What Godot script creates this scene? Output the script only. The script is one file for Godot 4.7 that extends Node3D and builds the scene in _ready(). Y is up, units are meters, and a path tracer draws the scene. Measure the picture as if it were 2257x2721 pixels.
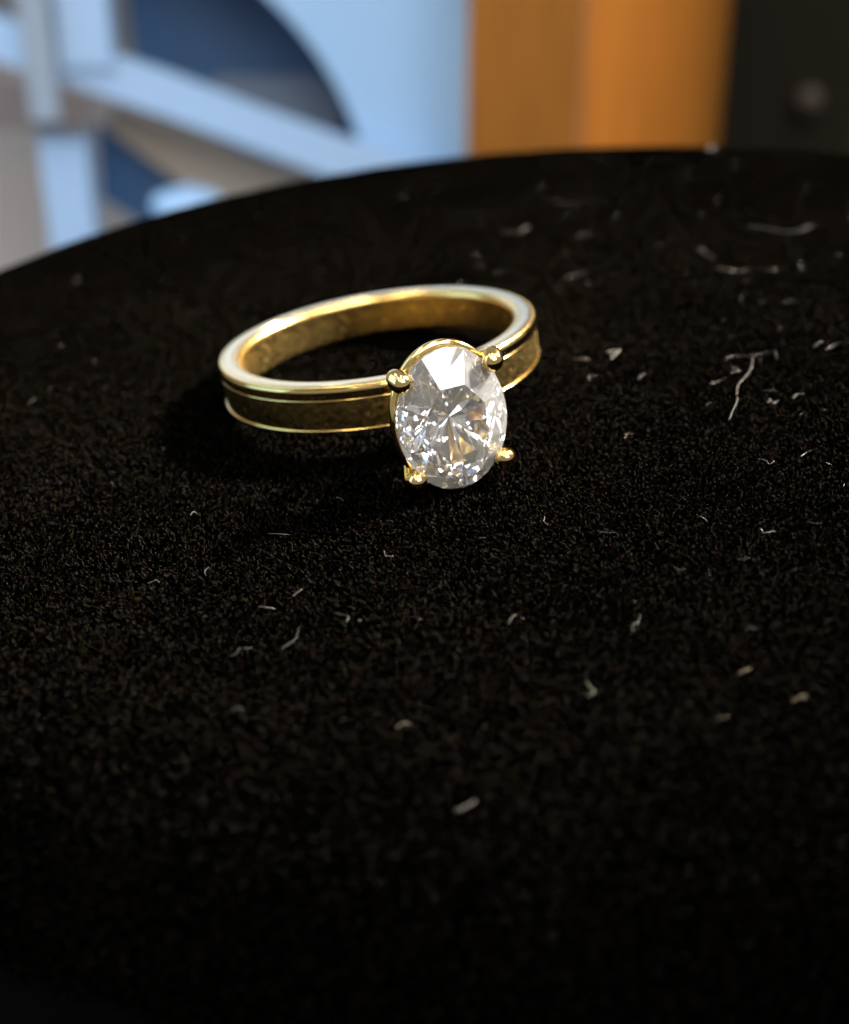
extends Node3D
# A gold solitaire ring lying on a slanted black velvet display pad; the shop behind it is far out of focus.
# Lengths inside the builders are millimetres; MM turns them into metres.

const MM := 0.001
var rng := RandomNumberGenerator.new()
var taken := {}
var mats := {}
var pad_frame: Transform3D


# ---------------------------------------------------------------- names and metas
func numbered(called: String) -> String:
	var n: int = taken.get(called, 0)
	taken[called] = n + 1
	return called if n == 0 else "%s_%03d" % [called, n]


func tag(o: Node, label: String, category: String, group := "", kind := "") -> void:
	if label:
		o.set_meta("label", label)
	if category:
		o.set_meta("category", category)
	if group:
		o.set_meta("group", group)
	if kind:
		o.set_meta("kind", kind)


func thing(called: String, label: String, category: String, at := Transform3D()) -> Node3D:
	var o := Node3D.new()
	o.name = numbered(called)
	o.transform = at
	add_child(o)
	tag(o, label, category)
	return o


func obj(called: String, mesh: Mesh, material: Material, parent: Node = self) -> MeshInstance3D:
	var o := MeshInstance3D.new()
	o.name = numbered(called) if parent == self else called
	o.mesh = mesh
	o.material_override = material
	parent.add_child(o, true)
	return o


# ---------------------------------------------------------------- materials
func lin(r: float, g: float, b: float) -> Color:
	return Color(r, g, b).linear_to_srgb()


func plain(color: Color, rough := 0.6, metal := 0.0, spec := 0.5) -> StandardMaterial3D:
	var m := StandardMaterial3D.new()
	m.albedo_color = color
	m.roughness = rough
	m.metallic = metal
	m.metallic_specular = spec
	return m


func noise_texture(freq: float, octaves: int, seed_: int, from: Color, to: Color, normal := false, bump := 2.0) -> NoiseTexture2D:
	var n := FastNoiseLite.new()
	n.noise_type = FastNoiseLite.TYPE_SIMPLEX_SMOOTH
	n.seed = seed_
	n.frequency = freq
	n.fractal_octaves = octaves
	var t := NoiseTexture2D.new()
	t.width = 512
	t.height = 512
	t.seamless = true
	t.noise = n
	if normal:
		t.as_normal_map = true
		t.bump_strength = bump
	else:
		var ramp := Gradient.new()
		ramp.set_color(0, from)
		ramp.set_color(1, to)
		t.color_ramp = ramp
	return t


func scratch_texture(count: int, seed_: int) -> ImageTexture:   # hairlines in all directions, as height
	var r := RandomNumberGenerator.new()
	r.seed = seed_
	var im := Image.create(512, 512, false, Image.FORMAT_RGBA8)
	im.fill(Color(0.5, 0.5, 0.5))
	for i in count:
		var p := Vector2(r.randf() * 512, r.randf() * 512)
		var a := r.randf() * TAU
		var bend := r.randf_range(-0.01, 0.01)
		var deep := 0.5 - r.randf_range(0.03, 0.22)
		for k in int(r.randf_range(60, 260)):
			im.set_pixel(posmod(int(p.x), 512), posmod(int(p.y), 512), Color(deep, deep, deep))
			p += Vector2(cos(a), sin(a))
			a += bend
	var blotch := FastNoiseLite.new()
	blotch.seed = seed_
	blotch.frequency = 0.03
	blotch.fractal_octaves = 3
	var worn := blotch.get_seamless_image(512, 512)
	for y in 512:
		for x in 512:
			var h := 0.6 * im.get_pixel(x, y).r + 0.4 * worn.get_pixel(x, y).r
			im.set_pixel(x, y, Color(h, h, h))
	im.bump_map_to_normal_map(2.0)
	return ImageTexture.create_from_image(im)


func gold(color: Color, from: float, to: float, bump: float, seed_: int) -> StandardMaterial3D:
	var m := plain(color, 1.0, 1.0)
	m.uv1_triplanar = true
	m.uv1_scale = Vector3.ONE * 330.0
	m.roughness_texture = noise_texture(0.012, 4, seed_, Color(from, from, from), Color(to, to, to))
	m.roughness_texture_channel = BaseMaterial3D.TEXTURE_CHANNEL_GREEN
	m.normal_enabled = true
	m.normal_texture = mats.scratches
	m.normal_scale = bump
	return m


# ---------------------------------------------------------------- shapes
func arc(c: Vector2, r: float, a0: float, a1: float, n := 6) -> Array:   # profile points with normals, (radius, height)
	var out := []
	for i in n + 1:
		var a := deg_to_rad(lerpf(a0, a1, float(i) / n))
		var d := Vector2(cos(a), sin(a))
		out.append([c + d * r, d])
	return out


func lathe(profile: Array, steps := 160, sx := 1.0, sz := 1.0) -> ArrayMesh:   # closed profile turned round y
	var st := SurfaceTool.new()
	st.begin(Mesh.PRIMITIVE_TRIANGLES)
	var n := profile.size()
	for i in steps + 1:
		var a := TAU * i / steps
		for k in n:
			var p: Vector2 = profile[k][0]
			var d: Vector2 = profile[k][1]
			st.set_normal(Vector3(d.x * sin(a) / sx, d.y, d.x * cos(a) / sz).normalized())
			st.add_vertex(Vector3(p.x * sin(a) * sx, p.y, p.x * cos(a) * sz) * MM)
	for i in steps:
		for k in n:
			var k2 := (k + 1) % n
			var a := i * n + k
			var b := i * n + k2
			var c := (i + 1) * n + k
			var d := (i + 1) * n + k2
			for v in [a, b, c, b, d, c]:
				st.add_index(v)
	return st.commit()


func rounded(r0: float, r1: float, y0: float, y1: float, f: Array) -> Array:   # rounded rectangle; fillets: inner bottom, outer bottom, outer top, inner top
	return arc(Vector2(r0 + f[0], y0 + f[0]), f[0], 180, 270) + arc(Vector2(r1 - f[1], y0 + f[1]), f[1], 270, 360) \
		+ arc(Vector2(r1 - f[2], y1 - f[2]), f[2], 0, 90) + arc(Vector2(r0 + f[3], y1 - f[3]), f[3], 90, 180)


func tube(path: Array, radii: Array, sides := 10, closed := false, st: SurfaceTool = null) -> ArrayMesh:   # mm in, metres out; round ends
	var own := st == null
	if own:
		st = SurfaceTool.new()
		st.begin(Mesh.PRIMITIVE_TRIANGLES)
	var rings := []
	var n := path.size()
	var side := Vector3.ZERO
	for i in n:
		var p: Vector3 = path[i]
		var before: Vector3 = path[(i - 1 + n) % n] if closed else path[maxi(i - 1, 0)]
		var after: Vector3 = path[(i + 1) % n] if closed else path[mini(i + 1, n - 1)]
		var t := (after - before).normalized()
		if side == Vector3.ZERO:
			side = t.cross(Vector3.UP if absf(t.y) < 0.9 else Vector3.RIGHT).normalized()
		side = (side - t * side.dot(t)).normalized()
		var r: float = radii[i] if i < radii.size() else radii[-1]
		if not closed and i == 0:
			for k in 4:
				var a := PI / 2 * k / 4
				rings.append([p - t * r * cos(a), t, side, r * sin(a), -cos(a)])
		rings.append([p, t, side, r, 0.0])
		if not closed and i == n - 1:
			for k in range(3, -1, -1):
				var a := PI / 2 * k / 4
				rings.append([p + t * r * cos(a), t, side, r * sin(a), cos(a)])
	if closed:
		rings.append(rings[0])
	var quads := []
	for ring in rings:
		var row := []
		var b: Vector3 = ring[1].cross(ring[2])
		for k in sides + 1:
			var a := TAU * k / sides
			var d: Vector3 = ring[2] * cos(a) + b * sin(a)
			row.append([(ring[0] + d * ring[3]) * MM, (d * sqrt(maxf(0.0, 1.0 - ring[4] * ring[4])) + ring[1] * ring[4]).normalized()])
		quads.append(row)
	for i in quads.size() - 1:
		for k in sides:
			for v in [quads[i][k], quads[i + 1][k], quads[i][k + 1], quads[i][k + 1], quads[i + 1][k], quads[i + 1][k + 1]]:
				st.set_normal(v[1])
				st.add_vertex(v[0])
	return st.commit() if own else null


func smooth_path(points: Array, per := 5) -> Array:
	var out := []
	for i in points.size() - 1:
		var a: Vector3 = points[maxi(i - 1, 0)]
		var b: Vector3 = points[i]
		var c: Vector3 = points[i + 1]
		var d: Vector3 = points[mini(i + 2, points.size() - 1)]
		for k in per:
			out.append(b.cubic_interpolate(c, a, d, float(k) / per))
	out.append(points[-1])
	return out


func prism(outline: PackedVector2Array, z0: float, z1: float, bevel := 0.0) -> ArrayMesh:   # outline in x, y (mm), counter-clockwise, z0 back, z1 front
	var st := SurfaceTool.new()
	st.begin(Mesh.PRIMITIVE_TRIANGLES)
	st.set_smooth_group(-1)
	var tri := Geometry2D.triangulate_polygon(outline)
	var inner := outline
	if bevel > 0.0:
		var grown := Geometry2D.offset_polygon(outline, -bevel)
		if grown.size() and grown[0].size() == outline.size():
			inner = grown[0]
	for i in range(0, tri.size(), 3):
		for k in [0, 2, 1]:
			st.add_vertex(Vector3(outline[tri[i + k]].x, outline[tri[i + k]].y, z1) * MM)
		for k in [0, 1, 2]:
			st.add_vertex(Vector3(outline[tri[i + k]].x, outline[tri[i + k]].y, z0) * MM)
	for i in outline.size():
		var a := outline[i]
		var b := outline[(i + 1) % outline.size()]
		for v in [Vector3(a.x, a.y, z1), Vector3(b.x, b.y, z1), Vector3(a.x, a.y, z0), Vector3(b.x, b.y, z1), Vector3(b.x, b.y, z0), Vector3(a.x, a.y, z0)]:
			st.add_vertex(v * MM)
	st.generate_normals()
	return st.commit()


func box(x0: float, x1: float, y0: float, y1: float, z0: float, z1: float) -> ArrayMesh:
	return prism(PackedVector2Array([Vector2(x0, y0), Vector2(x1, y0), Vector2(x1, y1), Vector2(x0, y1)]), z0, z1)


# ---------------------------------------------------------------- the stone
func oval_cut(a: float, b: float) -> ArrayMesh:   # an oval brilliant: x half-width a, y half-height b, z up to the table, flat facets
	var st := SurfaceTool.new()
	st.begin(Mesh.PRIMITIVE_TRIANGLES)
	var at := func(deg: float, r: float, z: float) -> Vector3:
		return Vector3(a * r * sin(deg_to_rad(deg)), b * r * cos(deg_to_rad(deg)), z) * MM
	var zt := 0.98
	var gh := 0.09
	var zs := 0.60
	var flat := func(pts: Array) -> void:
		var c := Vector3.ZERO
		for p in pts:
			c += p / pts.size()
		for i in range(1, pts.size() - 1):
			var tri := [pts[0], pts[i], pts[i + 1]]
			var nrm: Vector3 = (tri[1] - tri[0]).cross(tri[2] - tri[0])
			if nrm.dot(c) > 0.0:   # clockwise seen from outside
				tri.reverse()
			st.set_normal(nrm.normalized() * (1.0 if nrm.dot(c) > 0.0 else -1.0))
			for p in tri:
				st.add_vertex(p)
	var rt := 0.57
	var table := []
	for i in 8:
		table.append(at.call(45.0 * i + 22.5, rt, zt))
	flat.call(table)
	var girdle_fine := 6   # facets of the girdle per eighth
	for i in 8:
		var m := 45.0 * i
		var t0: Vector3 = at.call(m - 22.5, rt, zt)
		var t1: Vector3 = at.call(m + 22.5, rt, zt)
		var s: Vector3 = at.call(m, 0.735, zs)               # where star, kites and upper girdle facets meet
		var s1: Vector3 = at.call(m + 45.0, 0.735, zs)
		var g0: Vector3 = at.call(m - 22.5, 1.0, gh)
		var g1: Vector3 = at.call(m + 22.5, 1.0, gh)
		flat.call([t0, t1, s])                               # star
		flat.call([t1, s1, g1, s])                           # kite
		for half in [[m - 22.5, m], [m, m + 22.5]]:          # upper girdle facets, following the round outline
			for k in girdle_fine / 2:
				var d0: float = lerpf(half[0], half[1], k / (girdle_fine / 2.0))
				var d1: float = lerpf(half[0], half[1], (k + 1) / (girdle_fine / 2.0))
				flat.call([s, at.call(d0, 1.0, gh), at.call(d1, 1.0, gh)])
		for k in girdle_fine:
			var d0 := m - 22.5 + 45.0 * k / girdle_fine
			var d1 := m - 22.5 + 45.0 * (k + 1) / girdle_fine
			flat.call([at.call(d0, 1.0, gh), at.call(d1, 1.0, gh), at.call(d1, 1.0, -gh), at.call(d0, 1.0, -gh)])
	# pavilion: tiers of small, slightly uneven facets down to the culet
	var cut := RandomNumberGenerator.new()
	cut.seed = 29
	var culet := Vector3(0, 0, -2.62) * MM
	var tiers := []
	for t in 3:
		var row := []
		for i in 16:
			var r: float = [0.28, 0.56, 0.80][t]
			var z: float = [-1.98, -1.28, -0.66][t]
			row.append(at.call(22.5 * i + 11.25 * (t % 2) + cut.randf_range(-4.0, 4.0), r + cut.randf_range(-0.05, 0.05), z + cut.randf_range(-0.2, 0.2)))
		tiers.append(row)
	for i in 16:
		var n := (i + 1) % 16
		flat.call([culet, tiers[0][i], tiers[0][n]])
		for t in 2:
			var low: Array = tiers[t]
			var high: Array = tiers[t + 1]
			if t % 2 == 0:
				flat.call([low[i], high[i], low[n]])
				flat.call([low[n], high[i], high[n]])
			else:
				flat.call([low[i], high[n], low[n]])
				flat.call([low[i], high[i], high[n]])
		for k in 3:
			flat.call([tiers[2][i], at.call(22.5 * i + 7.5 * k, 1.0, -gh), at.call(22.5 * i + 7.5 * (k + 1), 1.0, -gh)])
		flat.call([tiers[2][i], at.call(22.5 * (i + 1), 1.0, -gh), tiers[2][n]])
	return st.commit()


# ---------------------------------------------------------------- the pad
func pad_shape() -> ArrayMesh:
	var st := SurfaceTool.new()
	st.begin(Mesh.PRIMITIVE_TRIANGLES)
	st.set_smooth_group(0)
	var steps := 120
	var rows := []
	for r in [0.0, 15.0, 30.0, 47.5]:
		rows.append(func(a: float) -> Vector3: return pad_frame * (Vector3(cos(a) * r, 0, sin(a) * r) * MM))
	for k in range(1, 9):
		var t := PI / 2 * k / 8
		rows.append(func(a: float) -> Vector3: return pad_frame * (Vector3(cos(a) * (47.5 + 7.0 * sin(t)), 7.0 * cos(t) - 7.0, sin(a) * (47.5 + 7.0 * sin(t))) * MM))
	for k in range(1, 5):
		rows.append(func(a: float) -> Vector3:
			var top := pad_frame * (Vector3(cos(a) * 54.5, -7.0, sin(a) * 54.5) * MM)
			return top.lerp(Vector3(cos(a) * 54.5 * MM, 0.0, sin(a) * 54.5 * MM), k / 4.0))
	rows.append(func(_a: float) -> Vector3: return Vector3.ZERO)
	for i in rows.size() - 1:
		for s in steps:
			var a0 := TAU * s / steps
			var a1 := TAU * (s + 1) / steps
			var p: Vector3 = rows[i].call(a0)
			var q: Vector3 = rows[i].call(a1)
			var u: Vector3 = rows[i + 1].call(a0)
			var v: Vector3 = rows[i + 1].call(a1)
			for w in [p, q, u, q, v, u]:
				st.add_vertex(w)
	st.index()
	st.generate_normals()
	return st.commit()


func tuft_shape(half: float, per_side: int) -> ArrayMesh:   # a patch of leaning, bent pile hairs
	var v := PackedVector3Array()
	var colors := PackedColorArray()
	for i in per_side:
		for k in per_side:
			var p := Vector3(lerpf(-half, half, (i + rng.randf()) / per_side), 0, lerpf(-half, half, (k + rng.randf()) / per_side))
			if Vector2(p.x, p.z).length() > half * 1.12:
				continue
			var long := rng.randf_range(0.17, 0.34)
			var lean := Vector3(rng.randfn(0.0, 0.55), 1.0, rng.randfn(0.0, 0.55)).normalized()
			var curl := Vector3(rng.randfn(0.0, 0.9), -0.15, rng.randfn(0.0, 0.9))
			var a := rng.randf() * TAU
			var side := Vector3(cos(a), 0, sin(a))
			var w := rng.randf_range(0.010, 0.019)
			var m := p + lean * long * 0.6
			var t := m + (lean + curl).normalized() * long * 0.6
			var dark := 0.0003 + 0.0010 * rng.randf() if rng.randf() < 0.78 else rng.randf_range(0.002, 0.017)   # black fibres of varied tone; paler brownish ones stand in for glints
			var tone := Color(dark, dark * rng.randf_range(0.76, 0.94), dark * rng.randf_range(0.58, 0.84))
			for q in [p - side * w, m - side * w, p + side * w, p + side * w, m - side * w, m + side * w, m - side * w, t - side * w * 0.7, m + side * w, m + side * w, t - side * w * 0.7, t + side * w * 0.7]:
				v.append(q * MM)
				colors.append(tone)
	var arrays := []
	arrays.resize(Mesh.ARRAY_MAX)
	arrays[Mesh.ARRAY_VERTEX] = v
	arrays[Mesh.ARRAY_COLOR] = colors
	var am := ArrayMesh.new()
	am.add_surface_from_arrays(Mesh.PRIMITIVE_TRIANGLES, arrays)
	return am


func grow_pile(pad: Node3D) -> void:
	var where := []
	var nap := FastNoiseLite.new()
	nap.seed = 5
	nap.frequency = 0.06
	var place := func(p: Vector3, up: Vector3) -> void:   # pad-top axes, mm
		var x := up.cross(Vector3(0.3, 0.2, 1)).normalized()
		var b := Basis(x, up, x.cross(up)).rotated(up, rng.randf() * TAU)
		b.y = b.y * rng.randf_range(0.9, 1.15) + Vector3(nap.get_noise_2d(p.x, p.z), 0, nap.get_noise_2d(p.x + 90.0, p.z)) * 0.9   # the nap brushed one way here, another there
		where.append(Transform3D(b, p * MM))
	var step := 1.6
	var n := int(50.0 / step)
	for i in range(-n, n + 1):
		for k in range(-n, n + 1):
			var p := Vector3(i * step + (k % 2) * step * 0.5, 0, k * step)
			if p.length() < 47.7:
				place.call(p + Vector3(rng.randf_range(-0.2, 0.2), 0, rng.randf_range(-0.2, 0.2)), Vector3.UP)
	for row in 8:
		var t := PI / 2 * (row + 0.5) / 8
		var r := 47.5 + 7.0 * sin(t)
		var around := int(TAU * r / step)
		for k in around:
			var a := TAU * (k + 0.5 * (row % 2)) / around
			place.call(Vector3(cos(a) * r, 7.0 * cos(t) - 7.0, sin(a) * r), Vector3(cos(a) * sin(t), cos(t), sin(a) * sin(t)))
	for row in 22:
		for k in 214:
			var a := TAU * (k + 0.5 * (row % 2)) / 214
			var d := -7.8 - row * step
			place.call(Vector3(cos(a) * 54.5, d, sin(a) * 54.5), Vector3(cos(a), 0, sin(a)))
	var mm := MultiMesh.new()
	mm.transform_format = MultiMesh.TRANSFORM_3D
	mm.mesh = tuft_shape(1.2, 46)
	mm.instance_count = where.size()
	for i in where.size():
		mm.set_instance_transform(i, pad_frame * where[i])
	var o := MultiMeshInstance3D.new()
	o.name = "velvet_pile"
	o.multimesh = mm
	o.material_override = mats.velvet
	o.set_meta("kind", "stuff")
	pad.add_child(o, true)


# ---------------------------------------------------------------- the ring
func make_ring() -> void:
	var n := Vector3(-0.14878381, 0.9887771, 0.01353586)      # the axis of the band
	var d := Vector3(0.30110464, 0.03226127, 0.95304523)      # from its middle to the stone
	var base := Vector3(-8.8466, 45.3872, 11.611) * MM - n * 1.375 * MM
	var ring := thing("gold_ring", "yellow gold ring set with a large clear oval diamond, lying on black velvet", "ring", Transform3D(Basis(n.cross(d).normalized(), n, d).orthonormalized(), base))
	var up := Vector3(0, 1.375, 0) * MM
	var band := obj("band", lathe(rounded(8.58, 9.94, -1.34, 1.35, [0.35, 0.1, 0.1, 0.40])), mats.gold, ring)
	band.position = up
	obj("upper_rail", lathe(rounded(9.35, 10.0, 0.60, 1.372, [0.05, 0.05, 0.34, 0.05])), mats.bright_gold, band)
	obj("lower_rail", lathe(rounded(9.6, 10.03, -1.375, -1.20, [0.05, 0.06, 0.06, 0.05])), mats.bright_gold, band)
	obj("milled_line", lathe(arc(Vector2(9.94, 0.53), 0.055, 0, 360, 12)), mats.bright_gold, band)
	var edge := obj("polished_edge", lathe(rounded(9.06, 9.62, 1.1, 1.386, [0.03, 0.03, 0.06, 0.06])), mats.coated_gold, band)
	edge.set_meta("label", "polished flat upper edge of the band")
	# the basket: two oval wires, four claw prongs and a little bridge to the band
	var head_at := up + Vector3(-0.2, 0.2, 0) * MM
	var head := obj("setting_base", lathe(rounded(0.9, 1.55, -0.3, 0.3, [0.2, 0.2, 0.25, 0.2]), 48, 1.0, 1.25), mats.bright_gold, ring)
	head.transform = Transform3D(Basis(Vector3.RIGHT, PI / 2), head_at + Vector3(0, 0, 10.4) * MM)
	var gallery := []
	var lower := []
	for i in 64:
		var a := TAU * i / 64
		gallery.append(Vector3(sin(a) * 2.93, cos(a) * 3.90, 14.25))
		lower.append(Vector3(sin(a) * 2.05, cos(a) * 2.55, 12.0))
	obj("gallery_wire", tube(gallery, [0.27], 12, true), mats.bright_gold, ring).position = head_at
	obj("lower_wire", tube(lower, [0.26], 12, true), mats.bright_gold, ring).position = head_at
	for sx in [-1, 1]:
		for sy in [-1, 1]:
			var path := smooth_path([Vector3(1.1 * sx, 1.15 * sy, 10.0), Vector3(1.75 * sx, 1.9 * sy, 12.0), Vector3(2.44 * sx, 2.68 * sy, 14.1), Vector3(2.60 * sx, 2.86 * sy, 14.7), Vector3(2.58 * sx, 2.84 * sy, 15.1), Vector3(2.47 * sx, 2.72 * sy, 15.38)], 5)
			var radii := []
			for i in path.size():
				radii.append([0.38, 0.40, 0.42, 0.44, 0.58, 0.57][i / 5] if i == 25 else lerpf([0.38, 0.40, 0.42, 0.44, 0.58][i / 5], [0.40, 0.42, 0.44, 0.58, 0.57][i / 5], (i % 5) / 5.0))
			obj("prong", tube(path, radii, 16), mats.bright_gold, ring).position = head_at
	var stone := obj("diamond", oval_cut(3.0, 3.88), mats.diamond, ring)
	stone.position = head_at + Vector3(0, 0, 14.97) * MM
	stone.set_meta("label", "clear faceted oval diamond held by four prongs")


# ---------------------------------------------------------------- lint on the velvet
func lint(called: String, label: String, points: Array, r: float, material: Material, lift := 0.38, group := "", category := "lint") -> void:
	var path := []
	var middle := Vector3.ZERO
	for p in points:
		middle += Vector3(p[0], lift, p[1]) / points.size()
	for p in points:
		path.append(Vector3(p[0], lift + rng.randf_range(-0.08, 0.16), p[1]) - middle)
	if path.size() == 1:
		path = [Vector3(-r * 0.6, 0, 0), Vector3(r * 0.6, 0.1 * r, 0.3 * r)]
	elif path.size() == 2:
		path = [path[0], path[0].lerp(path[1], rng.randf_range(0.3, 0.7)) + Vector3(rng.randfn(0, 0.08), 0.1, rng.randfn(0, 0.08)), path[1]]
	path = smooth_path(path, 5)
	for i in path.size():
		path[i] += Vector3(rng.randfn(0, 0.012), rng.randfn(0, 0.012), rng.randfn(0, 0.012))
	var radii := []
	for i in path.size():
		radii.append(0.17 * r * rng.randf_range(0.6, 1.15))
	var o := obj(called, tube(path, radii, 6), material)
	o.transform = Transform3D(pad_frame.basis, pad_frame * (middle * MM))
	tag(o, label, category, group)


func scatter_lint() -> void:
	var p: Material = mats.lint
	var w: Material = mats.warm_lint
	var g: Material = mats.green_lint
	# the long thread right of the stone
	var t := thing("stray_thread", "longest thin pale thread, curled in a T with a long tail, right of the ring", "thread", Transform3D(pad_frame.basis, pad_frame * (Vector3(13.5, 0.6, 16.0) * MM)))
	var o := Vector3(13.5, 0.0, 16.0)
	var bar := []
	for q in [[12.73, 13.22], [13.03, 12.76], [13.69, 12.5], [14.4, 12.93], [15.22, 12.45], [15.86, 12.73], [15.73, 13.64]]:
		bar.append(Vector3(q[0], rng.randf_range(0.0, 0.25), q[1]) - o)
	var tail := []
	for q in [[14.4, 12.93], [14.08, 14.32], [13.46, 15.72], [12.83, 16.58], [12.41, 17.71], [12.08, 19.28], [11.53, 20.53], [11.17, 21.34]]:
		tail.append(Vector3(q[0], rng.randf_range(0.0, 0.2), q[1]) - o)
	obj("curl", tube(smooth_path(bar), [0.006], 6), w, t)
	obj("tail", tube(smooth_path(tail), [0.008], 6), p, t)
	lint("lint_fibre", "tiny hooked pale fibre tucked under the crossbar of the T-shaped thread", [[13.06, 13.56], [13.34, 14.29], [12.74, 14.54]], 0.06, p)
	lint("lint_fibre", "blurred long pale fibre lying across, farthest behind the T-shaped thread", [[16.05, -5.06], [16.4, -4.18], [17.29, -4.12], [18.01, -4.11]], 0.11, w)
	lint("lint_fibre", "short blurred fibre just right of the long one behind the thread", [[19.12, -3.98], [19.49, -3.3], [19.98, -3.35]], 0.08, w)
	lint("lint_fluff", "pale fluffy speck beside the right shoulder of the gold band", [[5.94, 9.68], [6.4, 9.42], [6.69, 9.63], [5.94, 10.86]], 0.13, p)
	lint("lint_fibre", "faint fibre touching the velvet close beside the upper right prong", [[3.6, 10.2], [4.1, 10.39], [4.61, 10.28]], 0.07, w)
	lint("lint_fibre", "small angular fibre nearest the right side of the stone", [[4.21, 13.69], [4.32, 13.2], [4.73, 13.16]], 0.055, w)
	lint("lint_fibre", "small hook-shaped pale fibre between the stone and the long thread", [[7.22, 14.4], [7.42, 13.75], [7.75, 13.56]], 0.06, p)
	lint("lint_fibre", "pinkish fibre lying just left of the long thread's tail", [[11.31, 15.75], [11.78, 15.35], [12.28, 15.33]], 0.08, w)
	lint("lint_fibre", "straight thin fibre just right of the long thread's tail", [[14.11, 17.46], [14.59, 17.81]], 0.045, p)
	lint("lint_fibre", "S-curved thin fibre right of the straight one by the thread", [[15.46, 18.63], [15.82, 18.19], [16.2, 18.15]], 0.05, p)
	lint("lint_fibre", "zigzag fibre below the straight one by the thread's tail", [[13.85, 19.3], [14.12, 18.77], [14.1, 19.24], [14.49, 18.97]], 0.055, p)
	lint("lint_fibre", "wavy pale fibre in front of the end of the long thread", [[11.73, 25.87], [12.07, 26.22], [12.08, 26.7], [12.43, 26.48]], 0.05, p)
	lint("lint_fibre", "pink-tinged peaked fibre level with the lower right prong", [[5.22, 22.1], [5.47, 21.62], [5.69, 21.98]], 0.06, w)
	lint("lint_fibre", "short kinked fibre right of the wavy one", [[13.87, 26.17], [14.24, 25.75], [14.51, 25.7]], 0.055, p)
	lint("lint_fibre", "reddish slanting fibre near the right border, beyond the T-shaped thread", [[19.27, 12.01], [19.84, 11.45], [20.26, 11.4]], 0.08, w)
	lint("lint_fibre", "pale slanting fibre just left of the reddish one at the right border", [[18.59, 11.57], [19.21, 11.15]], 0.07, p)
	lint("lint_fibre", "single curved white fibre alone on the dark front slope of the pad", [[-4.85, 50.38], [-4.54, 50.23], [-4.17, 49.94]], 0.09, p, 0.0)
	lint("lint_fluff", "greenish bent scrap of lint near the front edge of the pad", [[0.58, 43.74], [0.76, 44.32], [0.83, 44.7], [0.49, 44.97]], 0.09, g)
	lint("lint_flake", "bright tan flake, largest speck at the front right of the pad", [[6.62, 44.13], [7.12, 43.98]], 0.12, mats.tan_lint)
	lint("lint_flake", "yellowish flake in front of the bright tan one", [[5.11, 46.88], [5.59, 46.81]], 0.08, mats.tan_lint)
	lint("lint_flake", "dim brown flake right of the bright tan one", [[8.29, 45.93], [8.72, 45.91]], 0.09, mats.tan_lint)
	lint("lint_fibre", "short upright fibre behind the greenish scrap", [[3.03, 40.14], [3.27, 39.93], [3.41, 39.53]], 0.06, p)
	lint("lint_fibre", "pink-white pair-like fibre in front of the stone, left of the upright one", [[-2.3, 39.32], [-1.92, 38.84]], 0.08, w)
	lint("lint_fibre", "thin straight fibre in front of the pink-tinged peaked one", [[7.54, 31.43], [7.87, 31.85]], 0.05, p)
	lint("lint_fibre", "shallow cup-shaped fibre in front of the wavy and kinked ones", [[10.03, 33.15], [10.23, 33.53], [10.72, 33.38]], 0.06, p)
	lint("lint_fibre", "dim soft fibre between the cup-shaped fibre and the tan flake", [[7.58, 41.12], [7.94, 41.29]], 0.07, p)
	lint("lint_fibre", "short slanting stick-like tan fibre on the front left of the pad", [[-12.17, 35.65], [-11.75, 35.18]], 0.085, w)
	lint("lint_fibre", "dumbbell-like pale fibre left of the stick-like one", [[-13.66, 36.57], [-13.31, 36.72], [-12.92, 36.68]], 0.085, w)
	lint("lint_fibre", "long dim grey fibre in front of the stick-like one", [[-12.3, 39.84], [-11.72, 39.18], [-11.65, 38.24]], 0.07, mats.dim_lint)
	lint("lint_fibre", "hooked dim grey fibre right of the long dim one", [[-10.1, 37.57], [-9.41, 37.96], [-9.5, 38.43]], 0.08, mats.dim_lint)
	lint("lint_fibre", "U-shaped pale fibre in front of the left half of the band", [[-14.0, 29.66], [-13.46, 29.99], [-12.91, 29.83]], 0.05, p)
	lint("lint_fibre", "tiny bright fibre left of the U-shaped one", [[-18.43, 27.27], [-18.07, 27.07]], 0.055, p)
	lint("lint_fibre", "tiny bright wavy fibre in front of the band, left of the stone", [[-10.69, 26.56], [-10.29, 26.76]], 0.055, p)
	lint("lint_fibre", "faint level fibre at the left, behind the dumbbell-like one", [[-19.41, 33.75], [-18.84, 33.61]], 0.05, w)
	lint("lint_fibre", "grey out-of-focus scrap close to the front edge at the left", [[-13.86, 44.08], [-13.46, 44.05]], 0.1, mats.dim_lint)
	lint("lint_fibre", "tan out-of-focus scrap close to the front edge below the stone", [[-7.06, 45.87], [-6.58, 45.7]], 0.1, mats.tan_lint)
	lint("lint_fibre", "dim short scrap behind the grey one at the front edge", [[-14.06, 39.98], [-13.54, 39.87]], 0.08, mats.dim_lint)
	lint("lint_curl", "round curl of lint standing on the far rim of the pad", [[22.24, -39.33], [22.84, -40.58], [22.87, -39.07], [22.33, -38.12]], 0.16, p, 0.9)
	lint("lint_fibre", "long blurred wavy fibre across the velvet towards the far right", [[20.36, -14.87], [21.51, -13.5], [22.87, -12.42], [24.08, -12.23], [25.14, -12.79]], 0.12, mats.dim_lint)
	lint("lint_fibre", "blurred pale fibre behind the ring, far side of the pad", [[0.54, -19.21], [2.17, -18.83], [3.05, -20.14]], 0.14, mats.dim_lint)
	lint("lint_fibre", "blurred bowed fibre behind the right side of the ring", [[4.76, -6.0], [5.69, -6.56], [6.56, -6.59]], 0.07, mats.dim_lint)
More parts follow.
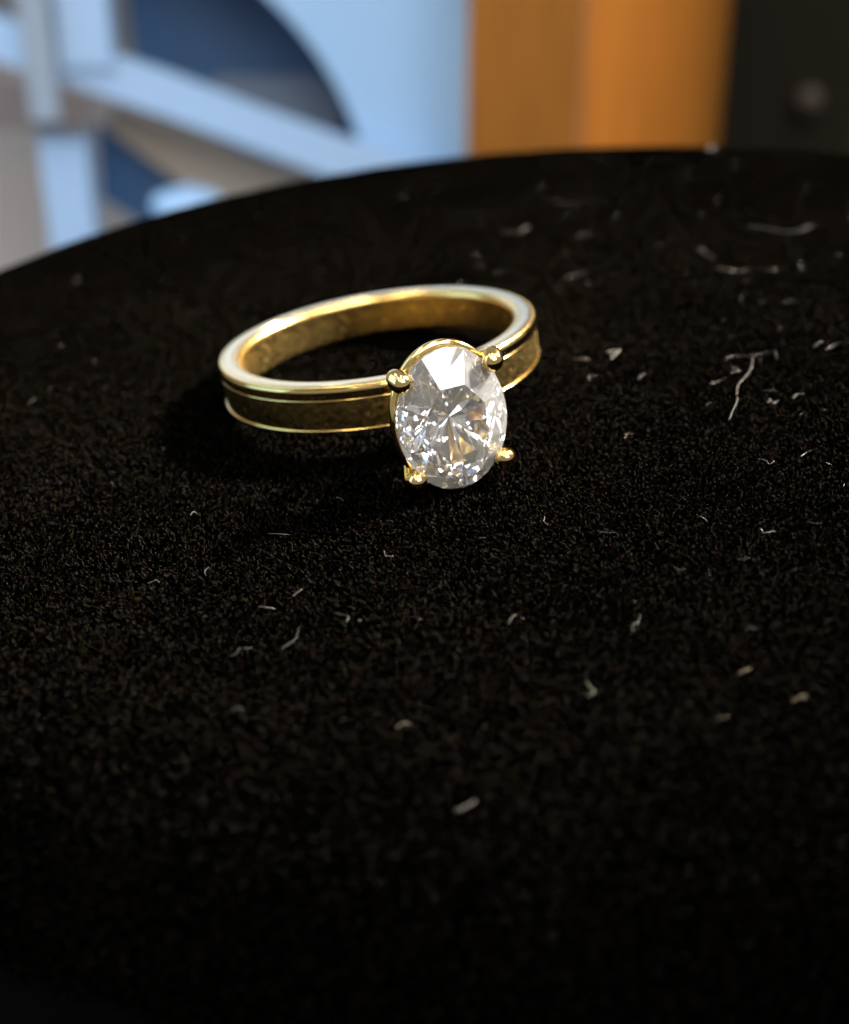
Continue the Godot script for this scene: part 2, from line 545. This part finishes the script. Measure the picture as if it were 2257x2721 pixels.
	for q in [[16.57, 20.99], [15.18, 21.26], [12.92, 9.66], [3.31, 38.65], [-1.66, 39.22], [-8.86, 38.46], [-6.17, 38.69], [-9.35, 28.77]]:
		lint("dust_speck", "round white dust speck lying on the black velvet in front or right of the ring", [q], 0.075, p, 0.55, "white dust specks on the velvet", "dust speck")
	# finer dust that nobody could count
	var st := SurfaceTool.new()
	st.begin(Mesh.PRIMITIVE_TRIANGLES)
	for i in 280:
		var a := rng.randf() * TAU
		var r := sqrt(rng.randf()) * 46.0
		var c := Vector3(cos(a) * r, 0.5, sin(a) * r)
		if Vector2(c.x + 6.0, c.z - 14.0).length() < 15.0 or rng.randf() > 0.25 + 0.75 * smoothstep(-20.0, 25.0, c.x):
			continue
		var e := Vector3(rng.randfn(0, 0.16), rng.randfn(0.05, 0.05), rng.randfn(0, 0.16))
		var f := e.rotated(Vector3.UP, rng.randfn(0, 0.7))
		tube([c - e, c, c + f], [rng.randf_range(0.008, 0.02)], 4, false, st)
	var dust := obj("fine_dust", st.commit(), mats.dim_lint)
	dust.transform = pad_frame
	tag(dust, "fine dust and short fibres strewn over the black velvet", "dust", "", "stuff")


# ---------------------------------------------------------------- behind the pad
func background() -> void:
	tag(obj("counter_top", box(-260, 260, -20, 0, -130, 110), mats.black), "dark counter top under the velvet pad", "counter", "", "structure")
	tag(obj("floor", box(-1500, 1500, -920, -900, -1200, 900), mats.grey), "grey shop floor", "floor", "", "structure")
	tag(obj("wall", box(-900, 20, -899, 700, -840, -820), mats.wall), "pinkish grey wall far behind", "wall", "", "structure")
	# the white frame with a round opening, a brace and a post
	var frame := thing("white_frame", "white painted frame with a slanting brace and round opening, out of focus at left", "frame", Transform3D(Basis(), Vector3(-0.2, -0.9, -0.66)))
	var o := Vector3(200, 900, 660)
	var outline := PackedVector2Array()
	outline.append_array([Vector2(17, -895), Vector2(17, 600), Vector2(-430, 600), Vector2(-430, 98)])
	for i in range(0, 41):
		var a := PI / 2 - PI * i / 40.0
		outline.append(Vector2(-213 + 176 * cos(a), -70 + 168 * sin(a)))
	outline.append(Vector2(-213, -895))
	for i in outline.size():
		outline[i] += Vector2(200, 900)
	outline.reverse()
	obj("panel", prism(outline, -10, 10), mats.white, frame)
	var bar := PackedVector2Array([Vector2(-90, 936), Vector2(1, 907), Vector2(47, 892), Vector2(94, 875), Vector2(143, 857), Vector2(200, 836), Vector2(212, 838), Vector2(212, 858), Vector2(145, 880), Vector2(97, 897), Vector2(49, 915), Vector2(3, 930), Vector2(-90, 960)])
	obj("brace", prism(bar, 12, 28), mats.bar_white, frame)
	obj("post", box(-6, 22, 918, 1500, 14, 32), mats.bar_white, frame)
	obj("edge_post", box(-24, -8, 890, 1500, 20, 40), mats.pale_grey, frame)
	obj("leg", box(-26, 1, 0, 884, 10, 26), mats.bar_white, frame)
	var bracket := PackedVector2Array([Vector2(-60, 886), Vector2(2, 884), Vector2(6, 903), Vector2(-60, 915)])
	obj("bracket", prism(bracket, 28, 34), mats.dark_grey, frame)
	var backing := PackedVector2Array([Vector2(16, 915), Vector2(60, 900), Vector2(160, 860), Vector2(200, 850), Vector2(200, 1500), Vector2(16, 1500)])
	var back := obj("backing", prism(backing, -60, -50), mats.navy, frame)
	back.set_meta("label", "dark blue backing seen through the round opening")
	var blob := PackedVector2Array()
	for k in 28:
		var a := TAU * k / 28
		blob.append(Vector2(98 + 46 * cos(a), 886 + (26 + 5 * sin(3 * a)) * sin(a)))
	var pale := obj("backing_patch", prism(blob, -48, -44), mats.slate, frame)
	pale.set_meta("label", "greyish blue lighter patch on the backing")
	obj("lower_board", prism(PackedVector2Array([Vector2(5, 880), Vector2(10, 892), Vector2(160, 836), Vector2(160, 780), Vector2(90, 800), Vector2(45, 850)]), -20, -10), mats.taupe, frame)
	obj("lower_panel", prism(PackedVector2Array([Vector2(-4, 882), Vector2(45, 852), Vector2(70, 838), Vector2(38, 810), Vector2(-6, 838)]), -30, -22), mats.navy, frame)
	# a pale jar standing in front of the frame, only its rounded lid in view
	var jar := thing("pale_jar", "pale blue rounded jar lid peeping over the velvet edge, far out of focus", "jar", Transform3D(Basis(), Vector3(-0.137, -0.9, -0.60)))
	obj("body", lathe([[Vector2(0.1, 0), Vector2(0, -1)], [Vector2(22, 0), Vector2(0.7, -0.7)], [Vector2(24, 400), Vector2(1, 0)], [Vector2(22, 838), Vector2(1, 0)], [Vector2(0.1, 838), Vector2(0, 1)]], 40), mats.white, jar)
	obj("lid", lathe([[Vector2(0.1, 839), Vector2(0, -1)]] + arc(Vector2(13, 848), 7, -90, 90, 8) + [[Vector2(0.1, 859), Vector2(0, 1)]], 40), mats.white, jar)
	# wooden post: a flat board and a half-round moulding
	var post := thing("wooden_post", "orange brown wooden post with a rounded right side, out of focus behind the pad", "post", Transform3D(Basis(), Vector3(0.09, -0.9, -0.6)))
	obj("board", box(-72, -13, 0, 1500, -30, 8), mats.ochre_wood, post)
	var curve := PackedVector2Array()
	for i in 33:
		var x := lerpf(-12.5, 70.0, i / 32.0)
		curve.append(Vector2(x, lerpf(7.0, 12.0, smoothstep(-13.0, 12.0, x)) if x < 12.0 else -29.0 + 41.0 * sqrt(maxf(0.0, 1.0 - pow((x - 12.0) / 58.0, 2.0)))))
	var st := SurfaceTool.new()
	st.begin(Mesh.PRIMITIVE_TRIANGLES)
	for i in curve.size() - 1:
		var ends := []
		for k in [i, i + 1]:
			var along := curve[mini(k + 1, 32)] - curve[maxi(k - 1, 0)]
			ends.append([curve[k], Vector3(-along.y, 0, along.x).normalized()])
		for v in [[ends[0], 0], [ends[0], 1500], [ends[1], 0], [ends[1], 0], [ends[0], 1500], [ends[1], 1500]]:
			st.set_normal(v[0][1])
			st.add_vertex(Vector3(v[0][0].x, v[1], v[0][0].y) * MM)
	obj("moulding", st.commit(), mats.wood, post)
	# the dark cabinet with a blurred lamp reflection built as a brown ball
	var cab := thing("dark_cabinet", "nearly black cabinet at the right edge, far out of focus", "cabinet", Transform3D(Basis(), Vector3(0.4, -0.9, -0.72)))
	obj("door", box(-290, 500, 0, 1600, -20, 10), mats.cabinet, cab)
	var light_spot := obj("light_spot", lathe([[Vector2(0.1, 0), Vector2(0, -1)], [Vector2(5, 1), Vector2(1, 0)], [Vector2(5, 6), Vector2(1, 0)]] + arc(Vector2(0.1, 9), 9, -20, 90, 8), 32), mats.light_spot, cab)
	light_spot.transform = Transform3D(Basis(Vector3.RIGHT, PI / 2), Vector3(-0.170, 0.894, 0.010))
	light_spot.set_meta("label", "faint round brown light reflection, built as a ball on the dark cabinet")


# ---------------------------------------------------------------- lamps
func bulb(called: String, label: String, at: Vector3, size: float, energy: float, color: Color) -> void:
	var t := thing(called, label, "lamp", Transform3D(Basis(), at))
	var s := SphereMesh.new()
	s.radius = size
	s.height = size * 2
	var m := plain(Color.WHITE)
	m.emission_enabled = true
	m.emission = color
	m.emission_energy_multiplier = 2.0
	obj("bulb", s, m, t)
	var l := OmniLight3D.new()
	l.name = "bulb_light"
	l.light_energy = energy
	l.light_color = color
	l.light_size = size * 0.9
	l.omni_range = 6.0
	l.omni_attenuation = 2.0
	l.shadow_enabled = true
	t.add_child(l)


func panel_light(called: String, label: String, at: Vector3, target: Vector3, size: Vector2, energy: float, color: Color, glow: float) -> void:
	var up := Vector3.UP if absf((target - at).normalized().y) < 0.95 else Vector3.BACK
	var t := thing(called, label, "lamp", Transform3D(Basis.looking_at(target - at, up), at))
	var b := BoxMesh.new()
	b.size = Vector3(size.x, size.y, 0.02)
	var m := plain(Color.WHITE)
	m.emission_enabled = true
	m.emission = color
	m.emission_energy_multiplier = glow
	obj("lit_panel", b, m, t).position.z = 0.012
	var l := AreaLight3D.new()
	l.name = "panel_light"
	l.area_size = size
	l.light_energy = energy
	l.light_color = color
	l.area_normalize_energy = true
	l.area_range = 6.0
	l.area_attenuation = 2.0
	l.shadow_enabled = true
	l.position.z = -0.004
	t.add_child(l)


func spot(called: String, label: String, at: Vector3, target: Vector3, size: float, energy: float, color: Color, cone: float, soft := 0.5) -> void:   # a bulb in a dark metal shade
	var t := thing(called, label, "lamp", Transform3D(Basis.looking_at(target - at), at))
	var s := SphereMesh.new()
	s.radius = size * 0.8
	s.height = size * 1.6
	var m := plain(Color.WHITE)
	m.emission_enabled = true
	m.emission = color
	m.emission_energy_multiplier = 2.0
	obj("bulb", s, m, t)
	var r := size / MM
	var shade := obj("shade", lathe([[Vector2(r * 0.4, r * 1.9), Vector2(0, 1)], [Vector2(r * 1.5, r * 1.2), Vector2(0.8, 0.6)], [Vector2(r * 1.9, -r * 0.5), Vector2(1, 0.1)], [Vector2(r * 1.8, -r * 0.5), Vector2(-1, -0.1)], [Vector2(r * 1.4, r * 1.1), Vector2(-0.8, -0.6)], [Vector2(r * 0.4, r * 1.7), Vector2(0, -1)]], 40), mats.dark_grey, t)
	shade.basis = Basis(Vector3.RIGHT, PI / 2)
	var l := SpotLight3D.new()
	l.name = "bulb_light"
	l.light_energy = energy
	l.light_color = color
	l.light_size = size
	l.spot_angle = cone
	l.spot_angle_attenuation = soft
	l.spot_range = 4.0
	l.spot_attenuation = 2.0
	l.shadow_enabled = true
	t.add_child(l)


func lamps() -> void:
	var ring_at := Vector3(-0.006, 0.047, 0.016)
	spot("spot_lamp", "bright warm white lamp to the right, out of the frame", ring_at + Vector3(0.72, 0.68, -0.26).normalized() * 0.42, Vector3(0.009, 0.045, -0.002), 0.036, 5.4, Color(1.0, 0.955, 0.89), 8.5, 1.0)
	panel_light("window_and_fill_light", "cool daylight window to the left, out of the frame", Vector3(-1.15, 0.55, -0.05), Vector3(-0.15, 0.1, -0.66), Vector2(0.9, 1.1), 0.5, Color(0.62, 0.84, 1.0), 0.6)
	panel_light("window_and_fill_light", "added wide light panel behind the viewer", Vector3(0.6, 1.3, 1.4), Vector3(0.0, 0.2, 0.0), Vector2(1.3, 1.0), 2.3, Color(0.95, 0.98, 1.0), 0.4)  # added panel that brightens the stone, not a known window
	panel_light("window_and_fill_light", "added bluish light panel above the white frame, beyond the velvet pad", Vector3(-0.17, 0.27, -0.60), Vector3(-0.03, 0.05, 0.0), Vector2(0.42, 0.25), 0.017, Color(0.52, 0.72, 1.0), 0.2)  # added panel, its reflection gives the band's upper edge a bluish white
	var rows := ["nearest", "second", "third", "farthest"]
	var columns := ["left", "middle", "right"]
	for r in 4:  # added grid of overhead panels, put in to make the stone sparkle
		for c in 3:
			panel_light("sparkle_light", "added unseen square light panel of the %s column in the %s row" % [columns[c], rows[r]], Vector3(-0.75 + 0.7 * c, 1.55, 1.35 - 0.5 * r), Vector3(-0.75 + 0.7 * c, 0, 1.35 - 0.5 * r), Vector2(0.25, 0.25), 0.28, Color(1.0, 0.96, 0.9), 1.5)
	for x in [-0.42, -0.22, -0.02]:
		bulb("small_spot", ["left small spot of a row of three above the viewer", "middle small spot of a row of three above the viewer", "right small spot of a row of three above the viewer"][roundi((x + 0.42) / 0.2)], Vector3(x, 0.80, 0.95), 0.025, 0.10, Color(1.0, 0.92, 0.8))
	spot("post_lamp", "warm lamp that lights the wooden post, out of the frame", Vector3(-0.42, 0.45, -0.08), Vector3(0.10, 0.0, -0.59), 0.02, 1.0, Color(1.0, 0.86, 0.66), 7.0)


func make_materials() -> void:
	mats.scratches = scratch_texture(150, 3)
	mats.gold = gold(lin(0.76, 0.53, 0.18), 0.13, 0.30, 0.3, 11)
	mats.bright_gold = gold(lin(0.86, 0.63, 0.25), 0.05, 0.16, 0.35, 12)
	mats.coated_gold = gold(lin(0.86, 0.63, 0.25), 0.06, 0.18, 0.25, 13)
	mats.coated_gold.clearcoat_enabled = true
	mats.coated_gold.clearcoat = 0.8
	mats.coated_gold.clearcoat_roughness = 0.08
	var d := plain(Color(1, 1, 1, 0.06), 0.0)
	d.transparency = BaseMaterial3D.TRANSPARENCY_ALPHA
	d.refraction_enabled = true
	d.refraction_scale = 0.12
	mats.diamond = d
	mats.velvet = plain(Color.WHITE, 0.6, 0.0, 0.12)
	mats.velvet.vertex_color_use_as_albedo = true
	mats.velvet.specular_mode = BaseMaterial3D.SPECULAR_DISABLED
	mats.velvet_base = plain(lin(0.0008, 0.0008, 0.0007), 0.9, 0.0, 0.1)
	mats.lint = plain(lin(0.085, 0.08, 0.07), 0.6)
	mats.warm_lint = plain(lin(0.055, 0.043, 0.033), 0.6)
	mats.green_lint = plain(lin(0.07, 0.09, 0.05), 0.6)
	mats.tan_lint = plain(lin(0.085, 0.064, 0.036), 0.6)
	mats.dim_lint = plain(lin(0.02, 0.018, 0.0155), 0.7)
	mats.black = plain(lin(0.01, 0.01, 0.01), 0.4)
	mats.grey = plain(lin(0.2, 0.2, 0.2), 0.8)
	mats.wall = plain(lin(0.50, 0.42, 0.38), 0.9)
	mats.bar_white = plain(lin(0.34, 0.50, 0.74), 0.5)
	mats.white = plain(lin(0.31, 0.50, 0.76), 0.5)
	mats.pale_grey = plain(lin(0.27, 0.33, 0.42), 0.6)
	mats.dark_grey = plain(lin(0.14, 0.12, 0.12), 0.7)
	mats.navy = plain(lin(0.03, 0.085, 0.19), 0.5)
	mats.slate = plain(lin(0.13, 0.17, 0.24), 0.7)
	mats.taupe = plain(lin(0.34, 0.29, 0.24), 0.8)
	var w := plain(Color.WHITE, 0.6, 0.0, 0.25)
	w.uv1_triplanar = true
	w.uv1_scale = Vector3(9.0, 1.2, 9.0)
	w.albedo_texture = noise_texture(0.02, 4, 21, lin(0.20, 0.074, 0.010), lin(0.25, 0.094, 0.013))
	mats.wood = w
	var v: StandardMaterial3D = w.duplicate()
	v.albedo_texture = noise_texture(0.02, 4, 22, lin(0.125, 0.053, 0.009), lin(0.165, 0.070, 0.012))
	mats.ochre_wood = v
	mats.cabinet = plain(lin(0.013, 0.0115, 0.008), 0.8, 0.0, 0.1)
	mats.light_spot = plain(lin(0.035, 0.023, 0.016), 0.6)  # tone of the lamp reflection that is built as a ball


func _ready() -> void:
	rng.seed = 7
	var cam := Camera3D.new()
	cam.name = "camera"
	add_child(cam)
	var lens := CameraAttributesPhysical.new()
	lens.frustum_focal_length = 28.58
	lens.frustum_focus_distance = 0.062
	lens.frustum_near = 0.004
	lens.frustum_far = 20.0
	lens.exposure_aperture = 21.0
	cam.attributes = lens
	cam.transform = Transform3D(Basis(Vector3.RIGHT, deg_to_rad(-24.0)), Vector3(-5.995, 67.458, 85.913) * MM)
	var around := WorldEnvironment.new()
	around.name = "surroundings"
	var e := Environment.new()
	e.background_mode = Environment.BG_COLOR
	e.background_color = lin(0.31, 0.30, 0.29)
	e.tonemap_mode = Environment.TONE_MAPPER_LINEAR
	e.tonemap_exposure = 1.0
	e.sdfgi_enabled = true
	e.ssao_enabled = true
	e.ssil_enabled = true
	around.environment = e
	add_child(around)
	pad_frame = Transform3D(Basis(Vector3(0.99577924, 0.0914057, 0.00828842), Vector3(-0.09178071, 0.99171049, 0.08992557), Vector3(0, -0.09030673, 0.995914)).orthonormalized(), Vector3(0, 44.7, 0) * MM)
	make_materials()
	lamps()
	background()
	var pad := thing("velvet_pad", "round black velvet display pad with a slanted top", "display pad")
	obj("pad_body", pad_shape(), mats.velvet_base, pad)
	grow_pile(pad)
	make_ring()
	scatter_lint()
